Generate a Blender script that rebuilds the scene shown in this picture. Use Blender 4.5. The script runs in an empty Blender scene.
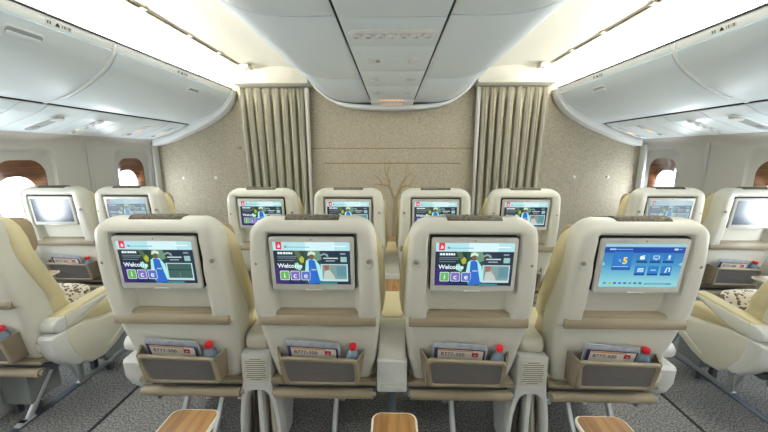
import bpy, bmesh, math, random
from math import sin, cos, pi, radians
from mathutils import Vector, Matrix
random.seed(7)
SC = bpy.context.scene
COL = SC.collection

# ------------------------------------------------------------------ materials
def lin(c):
    return tuple(((v/255)/12.92 if v/255 <= .04045 else ((v/255+.055)/1.055)**2.4) for v in c)

def mat(name, rgb, rough=.5, metal=0., spec=.5, noise=None, bump=0., bscale=80., emit=None, estr=1., trans=0., coat=0.):
    m = bpy.data.materials.new(name); m.use_nodes = True
    nt = m.node_tree; b = nt.nodes['Principled BSDF']
    c = lin(rgb)
    b.inputs['Base Color'].default_value = (*c, 1)
    b.inputs['Roughness'].default_value = rough
    b.inputs['Metallic'].default_value = metal
    b.inputs['Specular IOR Level'].default_value = spec
    b.inputs['Transmission Weight'].default_value = trans
    b.inputs['Coat Weight'].default_value = coat
    if emit is not None:
        b.inputs['Emission Color'].default_value = (*lin(emit), 1)
        b.inputs['Emission Strength'].default_value = estr
    if noise or bump:
        tc = nt.nodes.new('ShaderNodeTexCoord')
        nz = nt.nodes.new('ShaderNodeTexNoise')
        nz.inputs['Scale'].default_value = noise[1] if noise else bscale
        nz.inputs['Detail'].default_value = 4
        nt.links.new(tc.outputs['Object'], nz.inputs['Vector'])
        if noise:
            rp = nt.nodes.new('ShaderNodeValToRGB')
            rp.color_ramp.elements[0].position = .35; rp.color_ramp.elements[1].position = .65
            rp.color_ramp.elements[0].color = (*lin(noise[0]), 1)
            rp.color_ramp.elements[1].color = (*c, 1)
            nt.links.new(nz.outputs['Fac'], rp.inputs['Fac'])
            nt.links.new(rp.outputs['Color'], b.inputs['Base Color'])
        if bump:
            n2 = nz
            if noise:
                n2 = nt.nodes.new('ShaderNodeTexNoise'); n2.inputs['Scale'].default_value = bscale
                nt.links.new(tc.outputs['Object'], n2.inputs['Vector'])
            bp = nt.nodes.new('ShaderNodeBump'); bp.inputs['Strength'].default_value = bump
            bp.inputs['Distance'].default_value = .002
            nt.links.new(n2.outputs['Fac'], bp.inputs['Height'])
            nt.links.new(bp.outputs['Normal'], b.inputs['Normal'])
    return m

def wood_mat(name, a, b_, stretch=(3, 30, 30), rough=.3):
    m = mat(name, a, rough, coat=.3)
    nt = m.node_tree; b = nt.nodes['Principled BSDF']
    tc = nt.nodes.new('ShaderNodeTexCoord'); mp = nt.nodes.new('ShaderNodeMapping')
    mp.inputs['Scale'].default_value = stretch
    nz = nt.nodes.new('ShaderNodeTexNoise'); nz.inputs['Scale'].default_value = 1.6
    nz.inputs['Detail'].default_value = 6; nz.inputs['Distortion'].default_value = .6
    rp = nt.nodes.new('ShaderNodeValToRGB')
    rp.color_ramp.elements[0].position = .38; rp.color_ramp.elements[1].position = .62
    rp.color_ramp.elements[0].color = (*lin(b_), 1); rp.color_ramp.elements[1].color = (*lin(a), 1)
    nt.links.new(tc.outputs['Object'], mp.inputs['Vector']); nt.links.new(mp.outputs['Vector'], nz.inputs['Vector'])
    nt.links.new(nz.outputs['Fac'], rp.inputs['Fac']); nt.links.new(rp.outputs['Color'], b.inputs['Base Color'])
    return m

def floral_mat(name):
    m = mat(name, (225, 218, 205), .8)
    nt = m.node_tree; b = nt.nodes['Principled BSDF']
    tc = nt.nodes.new('ShaderNodeTexCoord')
    v = nt.nodes.new('ShaderNodeTexVoronoi'); v.inputs['Scale'].default_value = 62
    n = nt.nodes.new('ShaderNodeTexNoise'); n.inputs['Scale'].default_value = 30
    mx = nt.nodes.new('ShaderNodeMath'); mx.operation = 'ADD'
    rp = nt.nodes.new('ShaderNodeValToRGB'); rp.color_ramp.interpolation = 'CONSTANT'
    rp.color_ramp.elements[0].color = (*lin((122, 104, 88)), 1)
    rp.color_ramp.elements[1].position = .90; rp.color_ramp.elements[1].color = (*lin((228, 222, 210)), 1)
    nt.links.new(tc.outputs['Object'], v.inputs['Vector']); nt.links.new(tc.outputs['Object'], n.inputs['Vector'])
    nt.links.new(v.outputs['Distance'], mx.inputs[0]); nt.links.new(n.outputs['Fac'], mx.inputs[1])
    nt.links.new(mx.outputs[0], rp.inputs['Fac']); nt.links.new(rp.outputs['Color'], b.inputs['Base Color'])
    return m

def glow(name, rgb, s=1., rough=.12):
    return mat(name, (8, 8, 10), rough, emit=rgb, estr=s)

M = dict(
    shell=mat('shell_white', (219, 217, 205), .32, spec=.5),
    cap=mat('cap_white', (218, 219, 216), .35),
    leather=mat('beige_leather', (209, 198, 158), .5, bump=.3, bscale=260),
    leather2=mat('cream_leather', (219, 215, 200), .5, bump=.3, bscale=260),
    headrest=mat('taupe_leather', (148, 133, 104), .55, bump=.3, bscale=260),
    taupe=mat('taupe_plastic', (142, 131, 108), .42),
    taupe2=mat('taupe_fabric', (128, 115, 95), .8, bump=.4, bscale=300),
    net=mat('pocket_net', (104, 100, 98), .7, noise=((92, 88, 86), 400), bump=.3, bscale=500),
    cover=mat('cover_cloth', (112, 106, 92), .9, noise=((62, 56, 48), 120), bump=.5, bscale=250),
    bezel=mat('bezel_grey', (208, 208, 200), .3),
    gap=mat('gap_black', (22, 22, 22), .7),
    steel=mat('steel', (228, 232, 236), .3, metal=.5),
    dsteel=mat('painted_steel', (96, 102, 108), .45, metal=.3),
    boxgrey=mat('equipment_grey', (128, 134, 134), .6),
    bin=mat('bin_white', (228, 238, 243), .42),
    strip=mat('lip_white', (232, 235, 235), .42),
    psu=mat('service_white', (222, 232, 236), .4),
    cream=mat('cream_panel', (226, 223, 210), .5),
    cove=mat('cove_white', (246, 245, 240), .6),
    wall=mat('sidewall_grey', (196, 194, 190), .5, bump=.08, bscale=400),
    wallrim=mat('sidewall_rim', (186, 186, 184), .5),
    fabric=mat('bulkhead_cloth', (178, 170, 152), .85, noise=((152, 144, 126), 75), bump=.5, bscale=300),
    groove=mat('groove_brown', (116, 106, 76), .8),
    tree=mat('tree_brown', (142, 126, 96), .8),
    carpet=mat('carpet', (160, 160, 160), .95, noise=((70, 70, 72), 110), bump=.8, bscale=300),
    track=mat('track_blue', (70, 82, 98), .45, metal=.2),
    trackd=mat('track_dark', (26, 28, 34), .6),
    curt=mat('curtain_khaki', (162, 156, 134), .85, noise=((146, 140, 118), 60), bump=.3, bscale=200),
    curt2=mat('curtain_pale', (205, 203, 194), .8, bump=.3, bscale=200),
    wood=wood_mat('walnut_reveal', (96, 60, 34), (50, 29, 15), (2, 2.5, 34), .35),
    oak=wood_mat('table_wood', (146, 108, 58), (116, 80, 38), (34, 3, 10), .3),
    pillow=floral_mat('floral_cloth'),
    wrap=mat('wrapped_paper', (206, 212, 220), .25, noise=((172, 180, 192), 25), coat=.5),
    paper=mat('card_paper', (232, 226, 214), .5),
    orange=mat('card_orange', (206, 150, 84), .5),
    navy=mat('card_navy', (58, 50, 96), .5),
    ink=mat('ink', (78, 66, 88), .6),
    lineink=mat('placard_ink', (134, 130, 122), .7),
    red=mat('cap_red', (206, 24, 40), .35),
    redp=mat('logo_red', (176, 26, 36), .5),
    water=mat('bottle_blue', (165, 190, 208), .08, trans=.5),
    label=mat('bottle_label', (150, 165, 182), .4),
    glass=mat('window_glass', (255, 255, 255), .0, trans=1.),
    amber=mat('lit_sign', (210, 170, 130), .4, emit=(255, 190, 140), estr=.9),
    lampon=mat('reading_lens', (230, 228, 220), .3, emit=(255, 225, 180), estr=.35),
    hook=mat('hook_grey', (150, 146, 138), .35),
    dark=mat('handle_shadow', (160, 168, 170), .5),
    sfur=mat('strut_brown', (60, 54, 46), .6),
)
_n = M['glass'].node_tree; _n.nodes.remove(_n.nodes['Principled BSDF'])      # thin acrylic pane: clear with a faint reflection
_t = _n.nodes.new('ShaderNodeBsdfTransparent'); _g = _n.nodes.new('ShaderNodeBsdfGlossy'); _x = _n.nodes.new('ShaderNodeMixShader')
_g.inputs['Roughness'].default_value = .05; _x.inputs[0].default_value = .06
_n.links.new(_t.outputs[0], _x.inputs[1]); _n.links.new(_g.outputs[0], _x.inputs[2]); _n.links.new(_x.outputs[0], _n.nodes['Material Output'].inputs[0])

# ------------------------------------------------------------------ mesh builder
class MB:
    def __init__(self):
        self.bm = bmesh.new(); self.mats = []
    def mi(self, m):
        if m not in self.mats: self.mats.append(m)
        return self.mats.index(m)
    def _merge(self, t, m, M4=None):
        i = self.mi(m)
        for f in t.faces: f.material_index = i; f.smooth = True
        if M4 is not None: bmesh.ops.transform(t, matrix=M4, verts=t.verts)
        me = bpy.data.meshes.new('t'); t.to_mesh(me); t.free()
        self.bm.from_mesh(me); bpy.data.meshes.remove(me)
    def box(self, x0, x1, y0, y1, z0, z1, m, bev=0., seg=2, M4=None):
        t = bmesh.new(); bmesh.ops.create_cube(t, size=1)
        bmesh.ops.scale(t, vec=(x1-x0, y1-y0, z1-z0), verts=t.verts)
        bmesh.ops.translate(t, vec=((x0+x1)/2, (y0+y1)/2, (z0+z1)/2), verts=t.verts)
        if bev: bmesh.ops.bevel(t, geom=t.edges[:], offset=bev, segments=seg, profile=.5, affect='EDGES')
        self._merge(t, m, M4)
    def prism(self, pts, plane, a0, a1, m, bev=0., seg=2, M4=None):
        """pts 2D polygon; plane 'xz' extrudes along y, 'yz' along x, 'xy' along z"""
        t = bmesh.new()
        def P(p, a):
            return {'xz': (p[0], a, p[1]), 'yz': (a, p[0], p[1]), 'xy': (p[0], p[1], a)}[plane]
        A = [t.verts.new(P(p, a0)) for p in pts]; B = [t.verts.new(P(p, a1)) for p in pts]
        fa = t.faces.new(A); fb = t.faces.new(B[::-1]); n = len(pts)
        for i in range(n): t.faces.new((A[i], B[i], B[(i+1) % n], A[(i+1) % n]))
        bmesh.ops.recalc_face_normals(t, faces=t.faces)
        if bev:
            es = list(fa.edges)+list(fb.edges)
            bmesh.ops.bevel(t, geom=es, offset=bev, segments=seg, profile=.5, affect='EDGES')
        self._merge(t, m, M4)
    def loft(self, rings, m, caps=True, closed=True, M4=None):
        t = bmesh.new()
        V = [[t.verts.new(p) for p in r] for r in rings]; n = len(V[0])
        for a, b in zip(V, V[1:]):
            for i in range(n if closed else n-1):
                j = (i+1) % n
                t.faces.new((a[i], a[j], b[j], b[i]))
        if caps and closed:
            t.faces.new(V[0][::-1]); t.faces.new(V[-1])
        bmesh.ops.recalc_face_normals(t, faces=t.faces)
        self._merge(t, m, M4)
    def tube(self, pts, r, m, n=10, rad=None, flat=1.):
        pts = [Vector(p) for p in pts]; rings = []
        for i, p in enumerate(pts):
            d = (pts[min(i+1, len(pts)-1)]-pts[max(i-1, 0)]).normalized()
            up = Vector((0, 0, 1)) if abs(d.z) < .9 else Vector((1, 0, 0))
            a = d.cross(up).normalized(); b = a.cross(d).normalized()
            rr = rad[i] if rad else r
            rings.append([p+a*rr*cos(2*pi*k/n)*flat+b*rr*sin(2*pi*k/n) for k in range(n)])
        self.loft(rings, m)
    def bar(self, p, q, w, h, m, bev=.002):
        """rectangular bar p->q, w across x, h other"""
        p, q = Vector(p), Vector(q); d = q-p; L = d.length; d.normalize()
        x = Vector((1, 0, 0)); x = (x-d*x.dot(d)).normalized() if abs(d.x) < .9 else Vector((0, 0, 1))
        z = x.cross(d)
        R = Matrix((x, d, z)).transposed().to_4x4(); R.translation = (p+q)/2
        self.box(-w/2, w/2, -L/2, L/2, -h/2, h/2, m, bev, 1, R)
    def lathe(self, prof, m, c=(0, 0, 0), n=20, M4=None):
        rings = [[(c[0]+r*cos(2*pi*k/n), c[1]+r*sin(2*pi*k/n), c[2]+z) for k in range(n)] for r, z in prof]
        self.loft(rings, m, M4=M4)
    def poly(self, pts, m):
        t = bmesh.new(); t.faces.new([t.verts.new(p) for p in pts]); self._merge(t, m)
    def mesh(self, name, sharp=38):
        me = bpy.data.meshes.new(name); self.bm.to_mesh(me); self.bm.free()
        for m in self.mats: me.materials.append(m)
        me.set_sharp_from_angle(angle=radians(sharp)); return me
    def build(self, name, parent=None, sharp=38):
        return link(name, self.mesh(name, sharp), parent)

def link(name, data, parent=None):
    o = bpy.data.objects.new(name, data); COL.objects.link(o)
    if parent: o.parent = parent
    return o

def thing(name, label, cat, loc=(0, 0, 0), group=None, data=None, rot=None):
    o = link(name, data); o.location = loc
    if rot: o.rotation_euler = rot
    o['label'] = label; o['category'] = cat
    if group: o['group'] = group
    return o

def structure(mb, name, sharp=38):
    o = mb.build(name, None, sharp); o['kind'] = 'structure'; return o

def rrect(cx, cz, hx, hz, r, n=6):
    out = []
    for (sx, sz, a0) in ((1, 1, 0), (-1, 1, 90), (-1, -1, 180), (1, -1, 270)):
        for k in range(n+1):
            a = radians(a0+90*k/n)
            out.append((cx+sx*(hx-r)+r*cos(a), cz+sz*(hz-r)+r*sin(a)))
    return out

def interp(tab, z):
    if z <= tab[0][0]: return tab[0][1]
    for (a, va), (b, vb) in zip(tab, tab[1:]):
        if z <= b:
            t = (z-a)/(b-a); t = t*t*(3-2*t)*.5+t*.5
            return va+(vb-va)*t
    return tab[-1][1]
def sst(a, b, x):
    t = max(0., min(1., (x-a)/(b-a))); return t*t*(3-2*t)
def mirror(mb, s):
    if s < 0:
        bmesh.ops.scale(mb.bm, vec=(-1, 1, 1), verts=mb.bm.verts)
        bmesh.ops.reverse_faces(mb.bm, faces=mb.bm.faces)
    return mb

CACHE = {}
def part(name, key, fn, parent):
    """one mesh per kind of part, shared by every copy of the thing"""
    if key not in CACHE: CACHE[key] = fn().mesh(key)
    return link(name, CACHE[key], parent)

# ------------------------------------------------------------------ seat
def yr(z):                              # rear face of the reclined back shell
    return .028+(1.05-z)*.10+.17*max(0., 1.0-z)**1.5
WT = [(.455, .212), (.60, .234), (.74, .250), (.80, .254), (.95, .250), (1.08, .243), (1.14, .238)]
ZT, RC = 1.215, .075
def wsh(z):
    w = interp(WT, z)
    if z > ZT-RC: w = .238-RC+math.sqrt(max(0, RC*RC-(z-(ZT-RC))**2))
    return w
def shell_rings():
    zs = [.455+.01*i for i in range(74)]
    RT = .055
    zs = [z for z in zs if z < ZT-RT]+[ZT-RT+RT*sin(radians(a)) for a in range(0, 91, 9)]
    rings = []; NC = 53; r0 = .034
    for z in zs:
        w = wsh(z); top = 0
        if z > ZT-RT: top = RT-math.sqrt(max(0, RT**2-(z-(ZT-RT))**2))
        low = .0
        if z < .475: low = (.475-z)*.4
        ring = []
        xs = []
        for k in range(7): xs.append((-w+r0-r0*cos(radians(15*k)), 0 + r0-r0*sin(radians(15*k))))
        for k in range(1, NC): xs.append((-(w-r0)+2*(w-r0)*k/NC, 0))
        for k in range(6, -1, -1): xs.append((w-r0+r0*cos(radians(15*k)), r0-r0*sin(radians(15*k))))
        for x, ro in xs:
            ax = abs(x)
            b = .030*sst(.174, .165, ax)*sst(.918, .927, z)*sst(1.163, 1.153, z)
            wl = .045*sst(.175, .150, ax)*sst(.80, .812, z)*sst(.95, .925, z)
            lw = .012*sst(.775, .765, z)
            pil = -.006*sst(.165, .19, ax)*sst(.80, .83, z)*sst(1.2, 1.1, z)
            ring.append((x, yr(z)+ro+max(b, wl)+lw+pil+top+low, z))
        yf = yr(z)+.095+.05*sst(1.05, .75, z)-top*.3
        ring += [(w, yf-.01, z), (w-.008, yf, z), (0, yf, z), (-w+.008, yf, z), (-w, yf-.01, z)]
        rings.append(ring)
    return rings
def b_shell():
    m = MB(); m.loft(shell_rings(), M['shell']); return m
def b_cushion():
    m = MB(); T = [(.48, .228), (.70, .234), (.76, .264), (.84, .274), (.95, .273), (1.06, .263), (1.13, .242), (1.165, .20), (1.185, .165)]
    rings = []
    for i in range(36):
        z = .48+.705*i/35; w = interp(T, z); y0 = yr(z)+.080+.05*sst(1.05, .75, z); th = .125-.045*sst(.62, .85, z); r = .03
        rr = rrect(0, y0+th/2, w, th/2, r, 4)
        # hollow between the two wings
        rings.append([(x, y-(.05*sst(.2, .1, abs(x)) if y > y0+th/2 else 0), z) for x, y in rr])
    m.loft(rings, M['leather']); return m
def b_headrest():
    m = MB(); rings = []
    for i in range(15):
        a = i/14; z = .98+.175*a; e = math.sqrt(max(.12, 1-(2*a-1)**4))
        rr = rrect(0, yr(z)+.175, .205*(.86+.14*e), .045*e, .035*e, 5)
        rings.append([(x, y+.03*sst(.1, .2, abs(x)), z) for x, y in rr])
    m.loft(rings, M['headrest']); return m
def b_cover():
    m = MB(); rings = []
    # cloth band folded over the very top of the back
    path = [(.035, 1.200), (.042, 1.212), (.055, 1.221), (.08, 1.222), (.10, 1.216), (.11, 1.20)]
    lo = [(.10, 1.19), (.05, 1.20)]
    m.prism(path+lo, 'yz', -.102, .102, M['cover'], .002); return m
def b_bezel():
    m = MB(); c = rrect(0, 1.039, .1595, .1075, .008, 3)
    m.prism(c, 'xz', .022, .048, M['bezel'], .003)
    m.box(-.002, .002, .0215, .024, 1.136, 1.140, M['gap'])
    m.box(-.03, .03, .017, .024, .930, .936, M['bezel'], .002)
    return m
def b_gasket():
    m = MB(); m.prism(rrect(0, 1.0405, .1625, .1105, .008, 3), 'xz', .034, .07, M['gap'], .001)
    return m
def b_band():
    m = MB()
    y = yr(.79)
    m.prism([(y-.004, .766), (y-.008, .774), (y-.007, .800), (y-.0, .808), (y+.05, .810), (y+.05, .766)], 'yz', -.238, .238, M['taupe'], .004)
    m.prism([(y+.0, .80), (y+.004, .817), (y+.014, .824), (y+.06, .826), (y+.06, .80)], 'yz', -.166, .166, M['taupe'], .002)
    return m
def b_ledge():
    m = MB(); y = .150
    m.prism([(y-.008, .444), (y-.010, .448), (y-.008, .460), (y+.06, .462), (y+.06, .444)], 'yz', -.234, .234, M['taupe'], .003)
    return m
def b_bar():
    m = MB()
    m.tube([(-.222, .15, .398), (-.22, .15, .398), (.22, .15, .398), (.222, .15, .398)], .023, M['taupe'], 16, rad=[.018, .023, .023, .018])
    m.tube([(-.232, .15, .398), (-.222, .15, .398)], .012, M['hook'], 12); m.tube([(.222, .15, .398), (.232, .15, .398)], .012, M['hook'], 12)
    return m
def PK(s, t):       # pocket panel plane: s across, t 0 bottom .. 1 top
    sl = -.035*s*t
    return (s, .090*(1-t)+.058*t, .480+.144*t+sl)
def pk_poly(x0t, x1t, x0b, x1b, t0, t1, r, n=5):
    out = []
    cs = [((x1t, t1), 0), ((x0t, t1), 90), ((x0b, t0), 180), ((x1b, t0), 270)]
    for (c, a0), (sx, st) in zip(cs, ((1, 1), (-1, 1), (-1, -1), (1, -1))):
        for k in range(n+1):
            a = radians(a0+90*k/n); out.append((c[0]-sx*r+r*cos(a), c[1]-st*r/.13+r/.13*sin(a)))
    return out
def b_pocket():
    m = MB()
    o = pk_poly(-.165, .165, -.153, .166, 0, 1, .022); i = pk_poly(-.147, .147, -.135, .148, .11, .88, .014)
    d = Vector((0, .008, .002))
    O = [Vector(PK(*p)) for p in o]; I = [Vector(PK(*p)) for p in i]; b = Vector((0, -.004, 0))
    m.loft([[p+d for p in O], O, [p*.75+q*.25+b for p, q in zip(O, I)], [p*.3+q*.7+b for p, q in zip(O, I)], I, [p+d for p in I]], M['taupe'], caps=False)
    # folded cloth gussets at both ends
    for s in (-1, 1):
        t = [PK(s*.156, .03), PK(s*.160, .97)]
        top = t[1]; bot = t[0]
        k = [(s*.162, yr(bot[2])+.014, bot[2]), (s*.186, yr(top[2])+.014, top[2]+.018)]
        A = [Vector(bot), Vector(top), Vector(k[1]), Vector(k[0])]
        n = Vector((s*.004, 0, 0))
        m.loft([[p-n for p in A], [p+n for p in A]], M['taupe2'])
    return m
def b_net():
    m = MB(); i = pk_poly(-.151, .151, -.139, .152, .08, .92, .012)
    I = [Vector(PK(*p))+Vector((0, .003, .001)) for p in i]
    m.loft([I, [p+Vector((0, .003, 0)) for p in I]], M['net'])
    m.tube([PK(-.07, .55), PK(-.01, .42), PK(.06, .40)], .0012, M['net'], 6)
    return m
def b_hook():
    m = MB(); x, z = .214, 1.045
    R = Matrix.Translation((x, yr(z)-.004, z)) @ Matrix.Rotation(radians(90), 4, 'X')
    pr = [(.016, -.004), (.016, .002), (.0135, .003), (.012, -.002), (.0, -.002)]
    S = R @ Matrix.Diagonal((1.15, 1.5, 1, 1))
    m.lathe(pr, M['bezel'], n=20, M4=S)
    m.lathe([(.009, -.002), (.009, .005), (.007, .008), (.0, .009)], M['hook'], n=14, M4=R @ Matrix.Translation((0, .006, 0)))
    return m
def b_dot():
    m = MB(); x, z = .214, 1.04
    R = Matrix.Translation((x, yr(z)-.004, z)) @ Matrix.Rotation(radians(90), 4, 'X')
    m.lathe([(.006, -.002), (.006, .002), (.0, .003)], M['taupe'], n=14, M4=R); return m
def b_pan():
    m = MB()
    m.box(-.226, .226, .19, .62, .42, .47, M['shell'], .015)
    m.box(-.226, .226, .20, .27, .375, .41, M['dsteel'], .01); m.box(-.226, .226, .46, .50, .375, .41, M['dsteel'], .01)
    return m
def b_light_baffle():
    m = MB(); m.prism([(.655, .44), (.70, .43), (.69, .16), (.675, .15), (.655, .16)], 'yz', -.222, .222, M['taupe2'], .01); return m
def b_seatcush():
    m = MB(); rings = []
    for i in range(22):
        a = i/21; y = .26+.40*a; e = math.sqrt(max(.05, 1-abs(2*a-1)**8))
        rings.append([(x, y, z) for x, z in rrect(0, .525+.02*a, .226, .055*e+.003, min(.03, .05*e), 5)])
    m.loft(rings, M['leather']); return m
def b_armpad():
    m = MB(); pts = [(.195, .693), (.21, .708), (.25, .716), (.50, .738), (.54, .736), (.548, .724), (.50, .71), (.24, .69)]
    m.prism(pts, 'yz', .236, .300, M['leather'], .008); return m
def b_arm():
    m = MB()
    pts = [(.225, .630), (.28, .628), (.36, .648), (.44, .676), (.52, .704), (.54, .715), (.53, .726), (.50, .728), (.235, .705)]
    m.prism(pts, 'yz', .232, .304, M['shell'], .012, 3); return m
def b_armcap():
    m = MB(); pts = [(.170+.035*(1-cos(radians(a)))*1., .667+.036*sin(radians(a))) for a in range(-90, 91, 15)]
    pts = [(.205-.042*cos(radians(a)), .667+.038*sin(radians(a))) for a in range(-90, 91, 15)]+[(.232, .704), (.232, .630)]
    m.prism(pts, 'yz', .230, .306, M['cap'], .010, 3); return m
def b_side():
    m = MB()
    pts = [(.215, .63), (.225, .545), (.245, .49), (.285, .42), (.34, .378), (.42, .372), (.50, .395), (.60, .445), (.68, .485), (.72, .515), (.71, .54), (.60, .56), (.50, .575), (.40, .60), (.33, .625)]
    m.prism(pts, 'yz', .236, .306, M['leather2'], .014, 3)
    m.prism([(.44, .40), (.60, .475), (.69, .51), (.69, .522), (.58, .495), (.43, .42)], 'yz', .300, .311, M['shell'], .004)
    return m
def b_sidecap():
    m = MB()
    pts = [(.145, .615), (.155, .628), (.225, .632), (.232, .56), (.252, .49), (.295, .425), (.27, .412), (.225, .435), (.178, .485), (.150, .545)]
    m.prism(pts, 'yz', .226, .308, M['cap'], .012, 3)
    m.prism([(.142, .60), (.150, .555), (.180, .50), (.215, .462), (.22, .49), (.185, .54), (.165, .60)], 'yz', .216, .245, M['leather2'], .006)
    return m
def b_leg(xl):
    def f():
        m = MB()
        m.bar((xl, .48, .41), (xl, .47, .235), .028, .034, M['steel'], .006)
        m.bar((xl, .475, .25), (xl, .29, .012), .026, .030, M['steel'], .006)
        m.box(xl-.018, xl+.018, .23, .32, .0, .018, M['steel'], .004)
        m.tube([(xl-.015, .262, .014), (xl+.015, .262, .014)], .012, M['gap'], 10)
        return m
    return f
def b_strut(xl):
    def f():
        m = MB()
        m.bar((xl+.002, .54, .41), (xl+.002, .335, .03), .016, .022, M['dsteel'], .003)
        for i in range(5): m.tube([(xl-.008, .365+.03*i, .075+.056*i), (xl+.012, .365+.03*i, .075+.056*i)], .005, M['steel'], 8)
        m.bar((xl, .50, .38), (xl, .62, .012), .024, .03, M['steel'], .005)
        m.box(xl-.016, xl+.016, .59, .65, 0, .014, M['steel'], .003)
        return m
    return f
def b_bagbar():
    m = MB()
    m.bar((.268, .30, .42), (.268, .295, .245), .012, .028, M['boxgrey'], .003)
    m.bar((.268, .29, .25), (.268, .72, .25), .012, .024, M['boxgrey'], .003)
    m.bar((.268, .70, .25), (.268, .60, .46), .012, .024, M['boxgrey'], .003)
    return m

# ---- displays
def canvas(mb, hw=.1445, hh=.0865, zc=1.043, y0=.0214):
    def q(u0, v0, u1, v1, m, lay, r=0):
        y = y0-.00025*lay
        if r:
            p = rrect((u0+u1)/2*2*hw-hw, zc-hh+(v0+v1)/2*2*hh, (u1-u0)*hw, (v1-v0)*hh, r, 3)
            mb.poly([(x, y, z) for x, z in p], m)
        else:
            X0, X1, Z0, Z1 = -hw+2*hw*u0, -hw+2*hw*u1, zc-hh+2*hh*v0, zc-hh+2*hh*v1
            mb.poly([(X0, y, Z0), (X1, y, Z0), (X1, y, Z1), (X0, y, Z1)], m)
    def pg(pts, m, lay):
        y = y0-.00025*lay
        mb.poly([(-hw+2*hw*u, y, zc-hh+2*hh*v) for u, v in pts], m)
    def tx(s, u, v, size, m, lay, bold=.0):
        cu = bpy.data.curves.new('t', 'FONT'); cu.body = s; cu.size = size; cu.offset = bold
        o = bpy.data.objects.new('t', cu); COL.objects.link(o)
        dg = bpy.context.evaluated_depsgraph_get(); me = bpy.data.meshes.new_from_object(o.evaluated_get(dg))
        R = Matrix.Translation((-hw+2*hw*u, y0-.00025*lay, zc-hh+2*hh*v)) @ Matrix.Rotation(radians(90), 4, 'X')
        me.transform(R); t = bmesh.new(); t.from_mesh(me); mb._merge(t, m)
        bpy.data.objects.remove(o); bpy.data.curves.remove(cu); bpy.data.meshes.remove(me)
    return q, pg, tx
G = {}
def g(rgb, s=1.):
    k = (rgb, s)
    if k not in G: G[k] = glow('screen_%d_%d_%d' % rgb, rgb, s)
    return G[k]
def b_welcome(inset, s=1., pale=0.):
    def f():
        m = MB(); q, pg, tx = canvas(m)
        C = lambda *c: g(tuple(int(a*(1-pale)+w_*pale) for a, w_ in zip(c, (176, 194, 204))), s)  # pale mixes a blue-grey reflection haze into the screen colours
        q(0, 0, 1, 1, C(34, 46, 62), 0)
        q(0, 0, .17, .42, C(58, 44, 104), 1); q(.17, 0, .38, .3, C(30, 40, 88), 1)
        q(.28, .06, .44, .80, C(40, 62, 52), 1); q(.40, .30, .62, .80, C(46, 78, 70), 1); q(.58, .08, 1, .8, C(38, 52, 66), 1)
        pg([(.26, .80), (.33, .80), (.40, .55), (.36, .48)], C(84, 104, 74), 2)
        pg([(.33, .60), (.37, .68), (.40, .62), (.39, .52), (.35, .52)], C(168, 178, 62), 3)
        pg([(.27, .50), (.31, .52), (.36, .40), (.34, .33), (.27, .38)], C(150, 214, 196), 3)
        pg([(.45, .80), (.60, .80), (.63, .60), (.50, .50)], C(104, 142, 118), 2)
        q(0, .80, 1, 1, C(176, 220, 226), 3); q(.42, .80, .8, 1, C(206, 236, 240), 4)
        q(.04, .83, .115, 1., C(222, 46, 72), 5)
        pg([(.06, .87), (.095, .87), (.10, .90), (.078, .96), (.066, .91)], C(246, 214, 214), 6)
        q(.15, .868, .48, .892, C(138, 190, 204), 5); q(.15, .868, .18, .91, C(96, 140, 170), 6)
        q(.78, .895, .95, .915, C(244, 250, 250), 5)
        # heading and small print, too small in the photograph to read
        for u0, u1 in ((.055, .085), (.09, .12), (.13, .16), (.165, .19), (.195, .225), (.23, .25)): q(u0, .715, u1, .765, C(226, 238, 236), 4)
        for v, e in ((.655, .30), (.615, .29), (.56, .26)): q(.05, v, e, v+.018, C(116, 132, 140), 4)
        tx('Welcome', .045, .40, .0235, C(222, 240, 244), 5, .0006)
        for u, c, ch in ((.065, (98, 176, 92), 'i'), (.205, (122, 104, 186), 'c'), (.345, (84, 108, 190), 'e')):
            q(u, .10, u+.125, .325, C(206, 222, 228), 5, .004); q(u+.008, .115, u+.117, .31, C(*c), 6, .0035)
            tx(ch, u+(.050 if ch == 'i' else .036), .155, .031, C(240, 246, 246), 7, .0002)
        # welcoming figure in pale shawl and blue dress
        pg([(.40, .30), (.42, .56), (.47, .62), (.54, .60), (.60, .46), (.63, .12), (.56, .04), (.44, .04)], C(168, 226, 224), 4)
        pg([(.455, .58), (.50, .60), (.54, .56), (.56, .36), (.60, .04), (.44, .0), (.45, .3)], C(40, 104, 196), 5)
        q(.462, .60, .525, .72, C(112, 84, 66), 5, .003)
        pg([(.445, .68), (.455, .76), (.50, .79), (.55, .75), (.545, .69), (.50, .72)], C(206, 226, 204), 6)
        q(.485, .34, .55, .37, C(170, 200, 170), 6)
        # aircraft nose line and captions
        pg([(.60, .70), (.66, .75), (.71, .72), (.72, .66), (.70, .66), (.67, .71), (.62, .68)], C(134, 162, 164), 4)
        q(.65, .615, .84, .64, C(204, 222, 222), 5); q(.68, .555, .80, .575, C(170, 190, 194), 5)
        q(.875, .54, .955, .66, C(150, 190, 190), 5); q(.87, .71, .94, .75, C(130, 150, 160), 5)
        q(.61, .075, .965, .49, C(184, 214, 214), 4)
        if inset == 'dark':
            q(.63, .13, .95, .47, C(60, 96, 92), 5); q(.63, .32, .95, .335, C(24, 44, 44), 6); q(.78, .13, .79, .26, C(110, 132, 96), 6)
        else:
            q(.63, .13, .95, .47, C(124, 152, 150), 5); q(.82, .20, .95, .44, C(92, 140, 152), 6)
            pg([(.64, .13), (.66, .32), (.72, .36), (.78, .22), (.80, .13)], C(186, 196, 190), 6)
            q(.655, .34, .715, .44, C(146, 106, 88), 7, .003); q(.65, .42, .72, .46, C(176, 74, 74), 8)
        q(.58, 0, .82, .05, C(60, 132, 142), 3)
        return m
    return f
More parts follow.
